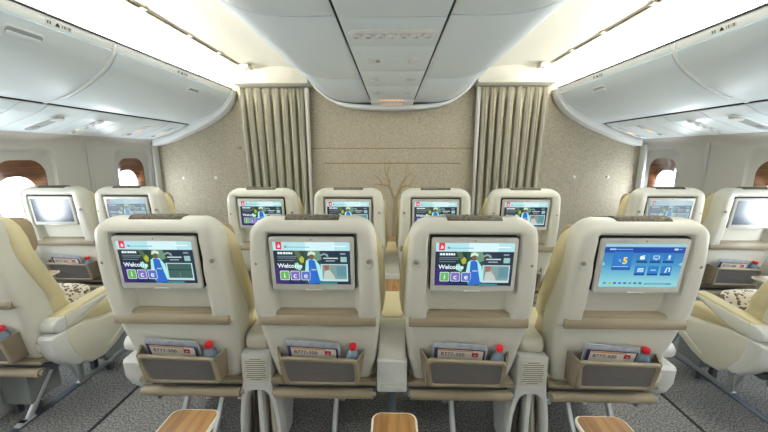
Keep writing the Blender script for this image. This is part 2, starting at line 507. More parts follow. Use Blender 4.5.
def grad_mat():
    m = glow('menu_gradient', (60, 130, 190)); nt = m.node_tree; b = nt.nodes['Principled BSDF']
    tc = nt.nodes.new('ShaderNodeTexCoord'); sp = nt.nodes.new('ShaderNodeSeparateXYZ')
    mr = nt.nodes.new('ShaderNodeMapRange'); mr.inputs[1].default_value = .975; mr.inputs[2].default_value = 1.135
    rp = nt.nodes.new('ShaderNodeValToRGB'); e = rp.color_ramp.elements
    e[0].color = (*lin((138, 204, 212)), 1); e[1].color = (*lin((40, 88, 168)), 1)
    k = e.new(.45); k.color = (*lin((72, 148, 194)), 1)
    nt.links.new(tc.outputs['Object'], sp.inputs[0]); nt.links.new(sp.outputs['Z'], mr.inputs[0])
    nt.links.new(mr.outputs[0], rp.inputs[0]); nt.links.new(rp.outputs[0], b.inputs['Emission Color']); return m
def b_menu():
    m = MB(); q, pg, tx = canvas(m); C = lambda r, gg, b: g((r, gg, b))
    q(0, 0, 1, 1, grad_mat(), 0)
    q(0, .93, 1, 1, C(150, 200, 212), 1); q(0, .80, 1, .93, C(34, 74, 164), 1)
    q(.06, .86, .14, .895, C(170, 205, 235), 2); q(.15, .865, .35, .885, C(130, 175, 220), 2); q(.86, .86, .91, .90, C(200, 225, 240), 2); q(.92, .87, .96, .89, C(130, 175, 220), 2)
    q(.12, .40, .36, .82, C(44, 118, 194), 2); q(.125, .40, .355, .47, C(36, 92, 170), 3)
    q(.13, .475, .33, .49, C(170, 205, 230), 4)
    tx('5', .245, .55, .036, C(238, 216, 48), 4, .0012); tx('%', .19, .59, .017, C(160, 205, 235), 4)
    for r_ in range(2):
        for c in range(3):
            u, v = .42+.165*c, (.57 if r_ == 0 else .28)
            q(u, v, u+.135, v+.22, C(44, 122, 192), 2); q(u, v, u+.135, v+.045, C(26, 70, 140), 3)
    q(.455, .65, .515, .72, C(220, 240, 246), 4); pg([(.455, .725), (.51, .75), (.515, .735), (.46, .715)], C(220, 240, 246), 5)
    q(.62, .66, .70, .74, C(190, 222, 240), 4); q(.63, .675, .69, .725, C(60, 130, 196), 5); q(.645, .64, .675, .655, C(190, 222, 240), 4)
    q(.805, .67, .835, .75, C(200, 228, 240), 4, .002); q(.795, .645, .845, .655, C(200, 228, 240), 4)
    q(.455, .36, .53, .45, C(190, 222, 240), 4); q(.465, .38, .52, .39, C(60, 130, 196), 5); q(.465, .41, .52, .42, C(60, 130, 196), 5)
    q(.62, .395, .69, .415, C(180, 215, 236), 4)
    pg([(.80, .35), (.82, .35), (.825, .44), (.85, .45), (.85, .37), (.865, .37), (.862, .47), (.815, .46)], C(214, 236, 244), 4)
    for i, c in enumerate([(90, 130, 160), (150, 196, 60), (70, 90, 180), (90, 100, 190), (60, 110, 170), (80, 140, 180), (60, 110, 160), (50, 100, 160)]):
        q(.05+.065*i, .07, .09+.065*i, .115, C(*c), 3)
    q(.58, .06, .92, .10, C(90, 140, 170), 3); q(.60, .072, .86, .082, C(170, 200, 200), 4)
    pg([(.0, .50), (.035, .53), (.0, .60)], C(150, 205, 225), 3); pg([(1, .50), (.955, .54), (1, .60)], C(150, 205, 225), 3)
    return m
def b_idle():
    m = MB(); q, pg, tx = canvas(m); q(0, 0, 1, 1, M['idle'], 0); return m
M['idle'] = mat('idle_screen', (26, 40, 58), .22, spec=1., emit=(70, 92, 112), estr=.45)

def seat(label, x, Y, hook, arm, disp, group='premium seats of the front row', legs=(), full=True):
    t = thing('airline_seat', label, 'seat', (x, Y, 0), group)
    part('back_shell', 'back_shell', b_shell, t)
    part('back_cushion', 'back_cushion', b_cushion, t)
    part('headrest', 'headrest', b_headrest, t)
    part('headrest_cover', 'headrest_cover', b_cover, t)
    sc = part('screen', 'screen_bezel', b_bezel, t)
    part('screen_gasket', 'screen_gasket', b_gasket, sc)
    key, fn = {'w': ('display_welcome', b_welcome('photo')), 'd': ('display_dark', b_welcome('dark')), 'm': ('display_menu', b_menu),
               'i': ('display_idle', b_idle), 'p': ('display_haze', b_welcome('photo', 1., .62))}[disp]
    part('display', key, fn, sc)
    p_ = Matrix.Translation((0, .022, 1.052))
    sc.matrix_local = Matrix.Translation((0, .0035, 0)) @ p_ @ Matrix.Rotation(math.atan(.10), 4, 'X') @ p_.inverted()
    part('tray_shelf', 'tray_shelf', b_band, t)
    p = part('literature_pocket', 'literature_pocket', b_pocket, t)
    part('pocket_net', 'pocket_net', b_net, p)
    part('bottom_ledge', 'bottom_ledge', b_ledge, t)
    part('footrest_bar', 'footrest_bar', b_bar, t)
    part('coat_hook', 'coat_hook%d' % hook, lambda: mirror(b_hook(), hook), t)
    part('release_button', 'release_button%d' % -hook, lambda: mirror(b_dot(), -hook), t)
    part('seat_pan', 'seat_pan', b_pan, t)
    part('seat_cushion', 'seat_cushion', b_seatcush, t)
    if abs(x) < 1.2: part('light_baffle', 'light_baffle', b_light_baffle, t)  # unseen panel added to block light from the floor under centre seats
    if arm:
        for nm, fn in (('armrest', b_arm), ('armrest_pad', b_armpad), ('armrest_cap', b_armcap), ('side_panel', b_side), ('side_panel_cap', b_sidecap), ('baggage_bar', b_bagbar)):
            a_ = part(nm, nm+str(arm), (lambda fn=fn: mirror(fn(), arm)), t)
            if nm != 'baggage_bar': a_.location = (arm*.006, .008, -.085 if nm == 'side_panel_cap' else -.066) if abs(x) < 1.2 else (0, 0, -.045)
    for xl in legs:
        part('leg', 'leg%.2f' % xl, b_leg(xl), t); part('leg_strut', 'strut%.2f' % xl, b_strut(xl), t)
    return t

NY, FY = 1.20, 2.28
NS, FS = 1.31, 2.38          # the side blocks stand a little further forward
# ---- near row
seat('cream seat back at left, its inset screen picture dark, beside the left aisle', -.895, NY, 1, -1, 'd', 'seat backs of the nearest row', (-.01, -.2))
seat('cream seat back left of the centre gap, screen reading Welcome with three letter tiles', -.30, NY, 1, 0, 'w', 'seat backs of the nearest row', (.01,))
seat('cream seat back right of the centre gap, welcome screen and hook at its left edge', .308, NY, -1, 0, 'w', 'seat backs of the nearest row', (.01,))
seat('cream seat back at right with the blue icon menu and yellow number on its screen', .925, NY, -1, 1, 'm', 'seat backs of the nearest row', (.0, .21))
seat('cream seat seen from its side at the left edge, across the left aisle', -1.93, NS, -1, 1, 'w', 'seats cut by the side edges of the photo', (-.07,))
seat('cream seat seen from its side at the right edge, across the right aisle', 2.01, NS, 1, -1, 'w', 'seats cut by the side edges of the photo', (.09,))
# ---- front row
fr = 'seat backs of the row nearest the bulkhead'
seat('far cream seat back in front of the left curtain, welcome screen lit', -.905, FY, 1, -1, 'w', fr, (-.01,))
seat('far cream seat back just left of the tree pattern, welcome screen lit', -.30, FY, 1, 0, 'w', fr, (.01,))
seat('far cream seat back just right of the tree pattern, welcome screen lit', .30, FY, -1, 0, 'w', fr, (.01,))
seat('far cream seat back in front of the right curtain, welcome screen lit', .91, FY, -1, 1, 'w', fr, (.01,))
seat('far aisle seat back on the left side, welcome screen with reflection haze painted in', -1.93, FS, 1, 1, 'p', fr, (-.09,))
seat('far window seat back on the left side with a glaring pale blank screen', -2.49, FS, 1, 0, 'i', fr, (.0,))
seat('far aisle seat back on the right side, welcome screen with reflection haze painted in', 1.955, FS, -1, -1, 'p', fr, (.09,))
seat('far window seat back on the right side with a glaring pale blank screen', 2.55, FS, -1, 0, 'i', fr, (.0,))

# ------------------------------------------------------------------ consoles between seats
def b_pedestal():
    m = MB()
    # face plate with an arched opening that flares to the floor
    out = [(-.066, .578), (-.060, .588), (.060, .588), (.066, .578), (.066, .46), (.070, .40), (.082, .34), (.092, .25), (.096, .12), (.098, 0)]
    hf = [(.078, 0), (.076, .2), (.068, .30), (.056, .36), (.045, .388), (.028, .402)]; inn = hf+[(0, .405)]+[(-a, b) for a, b in hf[::-1]]
    out2 = out+inn+[(-.098, 0), (-.096, .12), (-.092, .25), (-.082, .34), (-.070, .40), (-.066, .46)]
    m.prism(out2, 'xz', .150, .24, M['cap'], .006, 2)
    m.box(-.078, .078, .236, .246, .0, .42, M['taupe2'])
    m.box(-.010, .012, .165, .236, .0, .405, M['cap'], .005)
    m.tube([(-.045, .2, .0), (-.042, .205, .2), (-.030, .22, .37)], .012, M['sfur'], 10)
    m.tube([(.050, .2, .0), (.044, .205, .2), (.034, .22, .37)], .010, M['leather2'], 10)
    # long side walls running forward
    for s in (-1, 1):
        m.prism([(.235, .585), (.235, 0), (.42, 0), (.46, .12), (.48, .3), (.60, .45), (.72, .56), (.72, .585)], 'yz', s*.052-.010, s*.052+.010, M['cap'], .005)
    m.box(-.055, .055, .23, .72, .57, .592, M['cap'], .006)
    return m
def b_placard():
    m = MB(); m.box(-.054, .054, .1470, .1505, .450, .570, M['shell'], .001)
    for i in range(11):
        z = .560-.0098*i; w = .045-(.006 if i % 4 == 3 else 0)-(.02 if i in (0, 10) else 0)
        m.box(-w, w, .1463, .1471, z-.0020, z+.0012, M['lineink'])
    return m
def b_pad(z0=.585, w=.048, y0=.165):
    def f():
        m = MB(); pts = [(y0+.035-.035*cos(radians(a)), z0+.04+.04*sin(radians(a))) for a in range(-80, 91, 17)]+[(.57, z0+.105), (.57, z0)]
        m.prism(pts, 'yz', -w, w, M['leather2'], .012, 3); return m
    return f
def b_table(h):
    def f():
        m = MB()
        o = rrect(0, .665, h, .095, .028, 6)
        m.prism(o, 'xy', .690, .704, M['cream'], .004, 2)
        m.prism(rrect(0, .665, h-.006, .089, .023, 6), 'xy', .704, .7055, M['oak'], .0005, 1)
        return m
    return f
def b_tablebase(w=.045):
    def f():
        m = MB(); m.box(-w, w, .585, .70, .60, .692, M['cap'], .008); return m
    return f
def b_centrecap():
    m = MB()
    m.prism(rrect(0, .493, .066, .078, .010, 4), 'xz', .135, .22, M['cap'], .008, 3)
    m.prism(rrect(0, .445, .050, .016, .006, 3), 'xz', .1325, .15, M['bezel'], .003, 2)
    m.prism([(.150, .56), (.165, .60), (.195, .662), (.225, .694), (.26, .70), (.30, .70), (.30, .56)], 'yz', -.060, .060, M['shell'], .008, 3)
    return m
def b_centrebody():
    m = MB(); m.box(-.056, .056, .21, .60, .42, .66, M['shell'], .01)
    m.box(-.045, .045, .58, .74, .42, .690, M['shell'], .01)
    m.box(-.02, .02, .25, .30, .0, .43, M['dsteel'], .004)
    return m
def b_centrepad():
    m = MB(); m.box(-.054, .054, .27, .585, .655, .705, M['leather'], .014, 3); return m
def console(x, Y, kind, label, group, hw=.09):
    t = thing('seat_console', label, 'armrest', (x, Y, 0), group)
    if kind == 'centre':
        part('end_cap', 'centre_cap', b_centrecap, t); part('body', 'centre_body', b_centrebody, t); part('leather_pad', 'centre_pad', b_centrepad, t)
        part('cocktail_table', 'table%.3f' % .065, b_table(.065), t)
    else:
        part('pedestal', 'pedestal', b_pedestal, t); part('placard', 'placard', b_placard, t); part('leather_pad', 'side_pad', b_pad(), t)
        part('cocktail_table', 'table%.2f' % hw, b_table(hw), t); part('table_base', 'table_base', b_tablebase(), t)
    return t
gc = 'consoles between the seats'
console(-.60, NY, 'side', 'pale pedestal with printed notice left of the centre pair of near seats', gc, .06)
console(.617, NY, 'side', 'pale pedestal with printed notice right of the centre pair of near seats', gc, .06)
console(.004, NY, 'centre', 'white boxed console end without notice, between the two centre near seats', gc)
console(-.60, FY, 'side', 'far pedestal behind the left near seats, glimpsed in the gap', gc, .06)
console(.605, FY, 'side', 'far pedestal behind the right near seats, glimpsed in the gap', gc, .06)
console(0, FY, 'centre', 'far white console end seen in the gap between the centre seats', gc)
console(-2.235, NS, 'side', 'side console with small oval-cornered table by the left-edge seat', gc, .085)
console(2.312, NS, 'side', 'side console with small oval-cornered table by the right-edge seat', gc, .085)
console(-.572, .12, 'side', 'white-rimmed wooden console table at the bottom left of the photo', 'wooden tables along the bottom edge', .072)
console(0.01, .12, 'centre', 'white-rimmed wooden console table at the bottom centre of the photo', 'wooden tables along the bottom edge')
console(.595, .12, 'side', 'white-rimmed wooden console table at the bottom right of the photo', 'wooden tables along the bottom edge', .072)

# ------------------------------------------------------------------ things in the pockets
def b_mag():
    m = MB(); rings = []
    def pt(x, z, o): return (x, yr(z)-.016-o+.004, z+.006)
    for o in (0, .006):
        rings.append([pt(-.135, .485, o), pt(.085, .485, o), pt(.088, .655, o), pt(.080, .672, o), pt(-.132, .690, o), pt(-.137, .684, o)])
    m.loft(rings, M['wrap']); return m
def b_card():
    m = MB(); 
    def pt(x, z, o): return (x, yr(z)-.026-o, z+.022)
    def quad(x0, x1, z0, z1, mt, o, th=.0006):
        sl = -.07
        r = [[pt(x, z+sl*x, oo) for x, z in ((x0, z0), (x1, z0), (x1, z1), (x0, z1))] for oo in (o, o+th)]
        m.loft(r, mt)
    quad(-.130, .078, .476, .640, M['navy'], 0, .0015)
    quad(-.116, .070, .476, .636, M['paper'], .002, .001)
    quad(-.114, .030, .629, .635, M['orange'], .0031)
    quad(.024, .050, .606, .626, M['redp'], .0031); quad(.032, .042, .612, .616, M['paper'], .0038)
    cu = bpy.data.curves.new('t', 'FONT'); cu.body = 'B777-300'; cu.size = .0235; cu.offset = .0005; cu.space_character = 1.08
    o = bpy.data.objects.new('t', cu); COL.objects.link(o)
    dg = bpy.context.evaluated_depsgraph_get(); me = bpy.data.meshes.new_from_object(o.evaluated_get(dg))
    for v in me.vertices:
        x = v.co.x-.104; z = .605+v.co.y-.07*(v.co.x-.098)
        v.co = pt(x, z, .0036)
    t = bmesh.new(); t.from_mesh(me); m._merge(t, M['ink'])
    bpy.data.objects.remove(o); bpy.data.curves.remove(cu); bpy.data.meshes.remove(me)
    return m
def b_bottle():
    m = MB(); m.lathe([(.0, .0), (.026, 0), (.028, .006), (.028, .05), (.026, .06), (.028, .07), (.028, .125), (.025, .145), (.016, .160), (.0125, .166), (.0125, .172), (0, .172)], M['water'], n=20); return m
def b_blabel():
    m = MB(); m.lathe([(.0286, .075), (.0288, .076), (.0288, .12), (.0286, .121)], M['label'], n=20); return m
def b_bcap():
    m = MB(); m.lathe([(0, .168), (.0145, .168), (.0155, .170), (.0155, .184), (.0135, .188), (0, .189)], M['red'], n=20); return m
def pocket_items(x, Y, where, mag=True, bot=True, bx=.128):
    if mag:
        thing('magazine', 'plastic wrapped magazine in the pocket of the '+where, 'magazine', (x, Y, 0), 'magazines in the seat pockets', part_mesh('magazine', b_mag))
        thing('safety_card', 'safety card reading B777-300 in the pocket of the '+where, 'card', (x, Y, 0), 'safety cards in the seat pockets', part_mesh('safety_card', b_card))
    if bot:
        t = thing('water_bottle', 'small water bottle with red cap in the pocket of the '+where, 'bottle', (x+bx, Y+.122, .484), 'water bottles in the seat pockets', rot=(radians(9), radians(4), 0))
        part('bottle_body', 'bottle_body', b_bottle, t); part('bottle_label', 'bottle_label', b_blabel, t); part('bottle_cap', 'bottle_cap', b_bcap, t)
def part_mesh(k, fn):
    if k not in CACHE: CACHE[k] = fn().mesh(k)
    return CACHE[k]
pocket_items(-.895, NY, 'near left seat', bx=.115)
pocket_items(-.30, NY, 'near seat left of centre')
pocket_items(.308, NY, 'near seat right of centre')
pocket_items(.925, NY, 'near right seat', bx=.105)
pocket_items(-2.49, FS, 'far left window seat')
pocket_items(2.55, FS, 'far right window seat')
pocket_items(-1.93, NS, 'seat at the left edge', mag=False, bx=.12)
pocket_items(.91, FY, 'far seat by right curtain', bx=-.02)

def pillow(x, y, z, label, rz):
    m = MB(); rings = []; N = 13
    for i in range(N):
        a = -1+2*i/(N-1); e = max(.03, (1-abs(a)**2.6))**.5
        rings.append([(.13*a, px*e, pz*(.75+.25*e)) for px, pz in rrect(0, 0, .052, .085, .050, 6)])
    m.loft(rings, M['pillow'])
    o = thing('pillow', label, 'pillow', (x, y, z), 'patterned pillows on the side seats', m.mesh('pillow', 60), (radians(-20), 0, rz))
pillow(-1.85, NS+.46, .645, 'white and brown patterned pillow on the left-edge seat', 0)
pillow(1.93, NS+.46, .645, 'white and brown patterned pillow on the right-edge seat', 0)

# grey equipment boxes under the side seats
for x, y0, y1, z0, z1, lb in ((-2.07, 1.62, 1.80, .08, .31, 'grey equipment box under the left-edge seat, nearest the bottom corner'),
                          (-1.98, 2.02, 2.2, .10, .32, 'grey equipment box under the left-edge seat, behind the metal leg'),
                          (2.06, 2.02, 2.2, .10, .32, 'grey equipment box under the right-edge seat')):
    m = MB(); m.box(-.08, .08, 0, y1-y0, .0, z1-z0, M['boxgrey'], .008)
    m.box(-.07, -.04, .03, .06, -z0, .01, M['dsteel']); m.box(.04, .07, .03, .06, -z0, .01, M['dsteel'])
    t = thing('equipment_box', lb, 'box', (x, y0, z0))
    m.build('box_body', t)
    m = MB(); m.lathe([(0, -.002), (.008, -.002), (.007, .003), (0, .004)], M['gap'], n=12, M4=Matrix.Translation((.05, 0, .19)) @ Matrix.Rotation(radians(90), 4, 'X'))
    m.build('screw', t)

# ------------------------------------------------------------------ floor
YB = -1.6; YW = 4.05
m = MB(); m.box(-2.95, 3.0, YB, 4.12, -.05, 0, M['carpet']); structure(m, 'floor')
k = 1
for x in (-2.0, -.72, .74, 2.08):
    m = MB(); m.box(x-.022, x+.022, YB, YW, 0, .006, M['track'], .002); structure(m, 'trim_%d' % k); k += 1
for x in (-1.60, 1.66):
    m = MB(); m.box(x-.008, x+.008, YB, YW, 0, .004, M['trackd']); structure(m, 'trim_%d' % k); k += 1

# ------------------------------------------------------------------ side walls and windows
def fillpoly(outer, holes, to3, m, mt):
    t = bmesh.new(); es = []
    for lp in [outer]+holes:
        V = [t.verts.new(to3(p)) for p in lp]
        es += [t.edges.new((V[i], V[(i+1) % len(V)])) for i in range(len(V))]
    bmesh.ops.triangle_fill(t, use_beauty=True, use_dissolve=False, edges=es)
    m._merge(t, mt)
WYS = {-1: [3.66, 2.55, 2.0, 1.3, .5, -.6], 1: [3.76, 2.62, 2.06, 1.34, .5, -.6]}
WX = {-1: 2.80, 1: 2.88}
wn = 1
for s, nm in ((-1, 'left'), (1, 'right')):
    X = s*WX[s]; m = MB()
    holes = [rrect(y, 1.13, .25, .37, .10, 6) for y in WYS[s]]
    fillpoly([(YB, 0), (4.05, 0), (4.05, 1.52), (YB, 1.52)], holes, lambda p: (X, p[0], p[1]), m, M['wall'])
    # upper curve of the sidewall tucking in under the service panels
    rings = [[(X-s*dx, y, z) for dx, z in ((0, 1.52), (.006, 1.55), (.03, 1.585), (.07, 1.61))] for y in (YB, 4.05)]
    m.loft(rings, M['wall'], closed=False)
    for y in (3.12 if s < 0 else 3.22, 2.02, .9):       # raised panel joints
        m.box(X-.012 if s > 0 else X, X if s > 0 else X+.012, y-.02, y+.02, .3, 1.56, M['wallrim'], .005)
    structure(m, 'wall_'+nm, 50)
    for y in WYS[s]:
        f = MB()
        o1 = rrect(y, 1.13, .25, .37, .10, 6); o2 = rrect(y, 1.12, .235, .355, .10, 6); o3 = rrect(y, 1.105, .185, .30, .12, 6)
        f.loft([[(X, a, b) for a, b in o1], [(X+s*.02, a, b) for a, b in o2], [(X+s*.028, a, b) for a, b in o3]], M['wallrim'], caps=False)
        w = structure(f, 'window_%d' % wn, 30); wn += 1
        f = MB(); o4 = rrect(y, 1.045, .150, .232, .13, 6)
        f.loft([[(X+s*.028, a, b) for a, b in o3], [(X+s*.033, a, b) for a, b in rrect(y, 1.105, .18, .295, .12, 6)],
                [(X+s*.09, a, b) for a, b in o4], [(X+s*.11, a, b) for a, b in o4]], M['wood'], caps=False)
        f.build('wood_reveal', w)
        f = MB(); f.loft([[(X+s*.102, a, b) for a, b in o4], [(X+s*.105, a, b) for a, b in o4]], M['glass'])
        f.build('window_pane', w)

# ------------------------------------------------------------------ bulkhead
m = MB(); m.box(-2.95, 3.0, 4.05, 4.12, 0, 2.62, M['fabric'])
m.box(-.94, .94, 4.046, 4.0505, 1.512, 1.520, M['groove']); m.box(-.80, .80, 4.046, 4.0505, 1.338, 1.348, M['groove'])
m.box(-.943, -.938, 4.047, 4.0505, 1.34, 1.52, M['groove']); m.box(.938, .943, 4.047, 4.0505, 1.34, 1.52, M['groove'])
structure(m, 'wall_front')
m = MB()
random.seed(5)
def branch(p, ang, L, r, d):
    pts = [p]; a = ang
    for i in range(4):
        a += random.uniform(-.18, .18)*(1 if d else .5)+(.10 if ang > 0 else -.10)*(-1 if d > 1 else 1)
        q = pts[-1]; pts.append((q[0]+sin(a)*L/4, q[1]+cos(a)*L/4))
    n = len(pts)
    m.tube([(x, 4.05, z) for x, z in pts], r, M['tree'], 8, rad=[r*(1-.5*i/(n-1)) for i in range(n)])
    if d < 4:
        for sgn in (-1, 1): branch(pts[-1], a+sgn*random.uniform(.3, .6), L*.68, r*.52, d+1)
        if d < 3: branch(pts[2], a-random.choice((-1, 1))*.7, L*.5, r*.4, d+2)
m.tube([(.03, 4.05, .42), (.02, 4.05, .7), (.03, 4.05, 1.0)], .05, M['tree'], 8, rad=[.055, .045, .036])
for a in (-.32, .30): branch((.03, .98), a, .20, .030, 0)
bmesh.ops.scale(m.bm, vec=(.72, .06, 1), space=Matrix.Translation((0, -4.05, 0)), verts=m.bm.verts)
bmesh.ops.translate(m.bm, vec=(.02, 0, -.11), verts=m.bm.verts)
o = structure(m, 'trim_%d' % k); k += 1

m = MB(); m.box(-3.0, 3.05, YB-.05, YB, 0, 2.5, M['wall']); structure(m, 'wall_back_baffle')  # added unseen wall, lets outside light in only through the windows
for s in (-1, 1):  # unseen skins added to stop outside light leaking above the sidewalls
    m = MB(); m.box(*sorted((s*2.95, s*3.0)), YB, 4.12, 1.45, 2.2, M['wall']); m.box(*sorted((s*2.70, s*3.0)), YB, 4.12, 1.66, 1.68, M['wall'])
    structure(m, 'trim_%d' % k); k += 1
# snap buttons on the side bulkhead
for i, (x, z, lb) in enumerate(((-2.50, 1.167, 'small round fastener on the left bulkhead, nearer the window'), (-2.11, 1.17, 'small round fastener on the left bulkhead, nearer the curtain'),
                    (2.13, 1.185, 'small round fastener on the right bulkhead, nearer the curtain'), (2.52, 1.185, 'small round fastener on the right bulkhead, nearer the window'))):
    m = MB(); m.lathe([(.0, 0), (.018, 0), (.018, .006), (.012, .010), (0, .011)], M['cap'], n=18, M4=Matrix.Rotation(radians(90), 4, 'X'))
    thing('wall_fastener', lb, 'fastener', (x, 4.05, z), 'round fasteners on the bulkhead', m.mesh('wall_fastener'))
for s, lb in ((-1, 'tiny square switch plate beside the left curtain'),):
    m = MB(); m.box(-.025, .025, -.006, .0, -.02, .02, M['taupe'], .002)
    thing('switch_plate', lb, 'switch', (-1.80, 4.05, 1.52), None, m.mesh('switch_plate'))

# curtains
def curtain(s, label):
    m = MB(); x0, x1 = s*1.755, s*.935; N = 176; rows = []
    zs = [2.18, 2.165, 2.13, 2.12, 2.0, 1.8, 1.5, 1.2, .9, .5, .05]
    npl = 8.6
    def off(u, z):
        w = sst(2.18, 1.95, z); ph = 2*pi*npl*u+.6*sin(7*u)+.25*sin(3*z+9*u)
        return (.014+.030*w)*cos(ph)+.012*w*cos(2*ph+1)+.006*w*cos(3*ph)
    t = bmesh.new(); V = []
    for z in zs:
        sh = .05*s*(2.18-z)/1.2
        V.append([t.verts.new((x0+(x1-x0)*u/N-sh*(1-u/N), 3.985+off(u/N, z), z)) for u in range(N+1)])
    i0, i1 = m.mi(M['curt']), m.mi(M['curt2'])
    for a, b in zip(V, V[1:]):
        for u in range(N):
            f = t.faces.new((a[u], a[u+1], b[u+1], b[u])); f.smooth = True
            ph = (npl*(u+.5)/N+.6*sin(7*(u+.5)/N)/(2*pi)) % 1
            f.material_index = i1 if (.60 < ph < .80 or u > N-12) else i0  # one side of each pleat painted paler as a lit fold
    me = bpy.data.meshes.new('c'); bmesh.ops.recalc_face_normals(t, faces=t.faces); t.to_mesh(me); t.free(); m.bm.from_mesh(me)
    o = m.mesh('curtain', 60)
    c = thing('curtain', label, 'curtain', (0, 0, 0), 'aisle curtains', o)
    md = c.modifiers.new('thick', 'SOLIDIFY'); md.thickness = .003
    h = MB(); h.box(min(x0, x1)-.01, max(x0, x1)+.01, 3.975, 3.995, 2.182, 2.192, M['hook'], .002)
    h.build('curtain_rail', c)
curtain(-1, 'pleated khaki curtain with lit folds painted pale, closing the left aisle')
curtain(1, 'pleated khaki curtain with lit folds painted pale, closing the right aisle')

# ------------------------------------------------------------------ ceiling
BP = [(1.78, 2.152), (1.782, 2.125), (1.80, 2.082), (1.858, 2.003), (1.956, 1.929), (2.08, 1.856), (2.20, 1.806), (2.302, 1.784)]
def smooth(pts, n=4):
    out = []
    for i in range(len(pts)-1):
        p0 = pts[max(i-1, 0)]; p1 = pts[i]; p2 = pts[i+1]; p3 = pts[min(i+2, len(pts)-1)]
        for k_ in range(n):
            t = k_/n
            out.append(tuple(.5*((2*b)+(c-a)*t+(2*a-5*b+4*c-d)*t*t+(3*b-a-3*c+d)*t**3) for a, b, c, d in zip(p0, p1, p2, p3)))
    out.append(pts[-1]); return out
SR = {-1: 1.0, 1: 1.012}
def offs(pts, d):
    out = []
    for i, p in enumerate(pts):
        a = Vector(pts[max(i-1, 0)]); b = Vector(pts[min(i+1, len(pts)-1)]); t = (b-a).normalized()
        out.append((p[0]+t.y*d*-1*-1, p[1]-t.x*d*-1*-1))
    return out
def text_mesh(mb, body, size, M4, mt, off=0.):
    cu = bpy.data.curves.new('t', 'FONT'); cu.body = body; cu.size = size; cu.offset = off
    o = bpy.data.objects.new('t', cu); COL.objects.link(o)
    dg = bpy.context.evaluated_depsgraph_get(); me = bpy.data.meshes.new_from_object(o.evaluated_get(dg))
    me.transform(M4); t = bmesh.new(); t.from_mesh(me); mb._merge(t, mt)
    bpy.data.objects.remove(o); bpy.data.curves.remove(cu); bpy.data.meshes.remove(me)

def outboard_bin(s, y0, y1, label, ylatch, yplac, big):
    t = thing('overhead_bin', label, 'overhead bin', (0, y0, 0), 'outboard overhead bins'); L = y1-y0; k_ = SR[s]
    P = [(s*k_*x, z) for x, z in smooth(BP)]
    body = [(s*k_*1.84, 2.15)]+[(s*k_*(x+.02), z+.03) for x, z in smooth(BP)[6:]]+[(s*k_*2.33, 2.15)]
    m = MB(); m.prism(body, 'xz', .004, L-.004, M['bin']); m.build('bin_body', t)
    top = P[:7]; low = P[7:]
    def skin(pts, a, b, mt, th=.02):
        m = MB(); inner = [(x+s*th*.9, z+th*.5) for x, z in pts]
        m.prism(pts+inner[::-1], 'xz', a, b, mt, .003, 2); return m
    skin(top, .002, L-.002, M['strip']).build('top_rail', t)
    skin(low, .008, L-.008, M['bin'], .03).build('door', t)
    m = MB(); P2 = smooth(BP); e = [(s*k_*x, z) for x, z in P2[2:]]; ei = [(a-s*.006, b-.004) for a, b in e]
    m.prism(e+ei[::-1], 'xz', L-.034, L-.008, M['strip'], .002, 2); m.build('edge_band', t)
    m = MB(); m.tube([(s*k_*2.304, 0, 1.781), (s*k_*2.304, L, 1.781)], .0055, M['gap'], 8)  # black strips paint the gap shadow along the bin edges
    m.box(*sorted((s*k_*1.774, s*k_*1.80)), 0, L, 2.153, 2.164, M['gap']); m.build('gap_shade_strip', t)
    # latch recess
    yc = ylatch-y0; i = 2 if big else 3
    a, b = low[i], low[i+3 if big else i+2]; c = Vector(((a[0]+b[0])/2, 0, (a[1]+b[1])/2)); d = Vector((b[0]-a[0], 0, b[1]-a[1])).normalized()
    nrm = Vector((-s*abs(d.z), 0, -abs(d.x))); 
    R = Matrix((Vector((0, 1, 0)), d, nrm)).transposed().to_4x4(); R.translation = c+Vector((0, yc, 0))+nrm*.004
    m = MB(); hl = .10 if big else .085
    m.prism(rrect(0, 0, hl, .030, .026, 6), 'xy', -.004, .003, M['strip'], .002, 2, M4=R)
    m.prism(rrect(0, -.004, hl-.012, .018, .016, 6), 'xy', .003, .0045, M['dark'], .0005, 1, M4=R)
    m.prism(rrect(0, .010, hl-.016, .012, .010, 6), 'xy', .003, .010, M['bin'], .003, 2, M4=R)
    m.build('latch', t)
    # placard icons on the rail
    a, b = top[2], top[6]; d = Vector((b[0]-a[0], 0, b[1]-a[1])).normalized(); c = Vector(((a[0]+b[0])/2, 0, (a[1]+b[1])/2))
    nrm = Vector((-s*abs(d.z), 0, -abs(d.x)))
    R = Matrix((Vector((0, -s, 0)), -d, nrm)).transposed().to_4x4(); R.translation = c+Vector((0, yplac-y0, 0))+nrm*.0015
    m = MB()
    m.prism(rrect(0, 0, .075, .014, .003, 3), 'xy', 0, .0005, M['cap'], M4=R)
    for x0, x1, mt in ((-.065, -.058, 'ink'), (-.052, -.045, 'ink'), (.015, .020, 'lineink'), (.026, .036, 'lineink'), (.042, .046, 'lineink'), (.052, .066, 'lineink')):
        m.prism([(x0, -.008), (x1, -.008), (x1, .008), (x0, .008)], 'xy', .0005, .0009, M[mt], M4=R)
    m.prism([(-.022, -.009), (.004, -.009), (.0, .002), (-.009, .011), (-.018, .002)], 'xy', .0005, .0009, M['gap'], M4=R)
    m.build('placard', t)
outboard_bin(-1, .55, 2.317, 'large left overhead bin nearest the camera', 1.78, 1.93, True)
outboard_bin(-1, 2.323, 3.925, 'left overhead bin ending at the bulkhead', 3.25, 3.02, False)
outboard_bin(1, .55, 2.40, 'large right overhead bin nearest the camera', 1.70, 2.05, True)
outboard_bin(1, 2.406, 3.925, 'right overhead bin ending at the bulkhead', 3.25, 3.2, False)

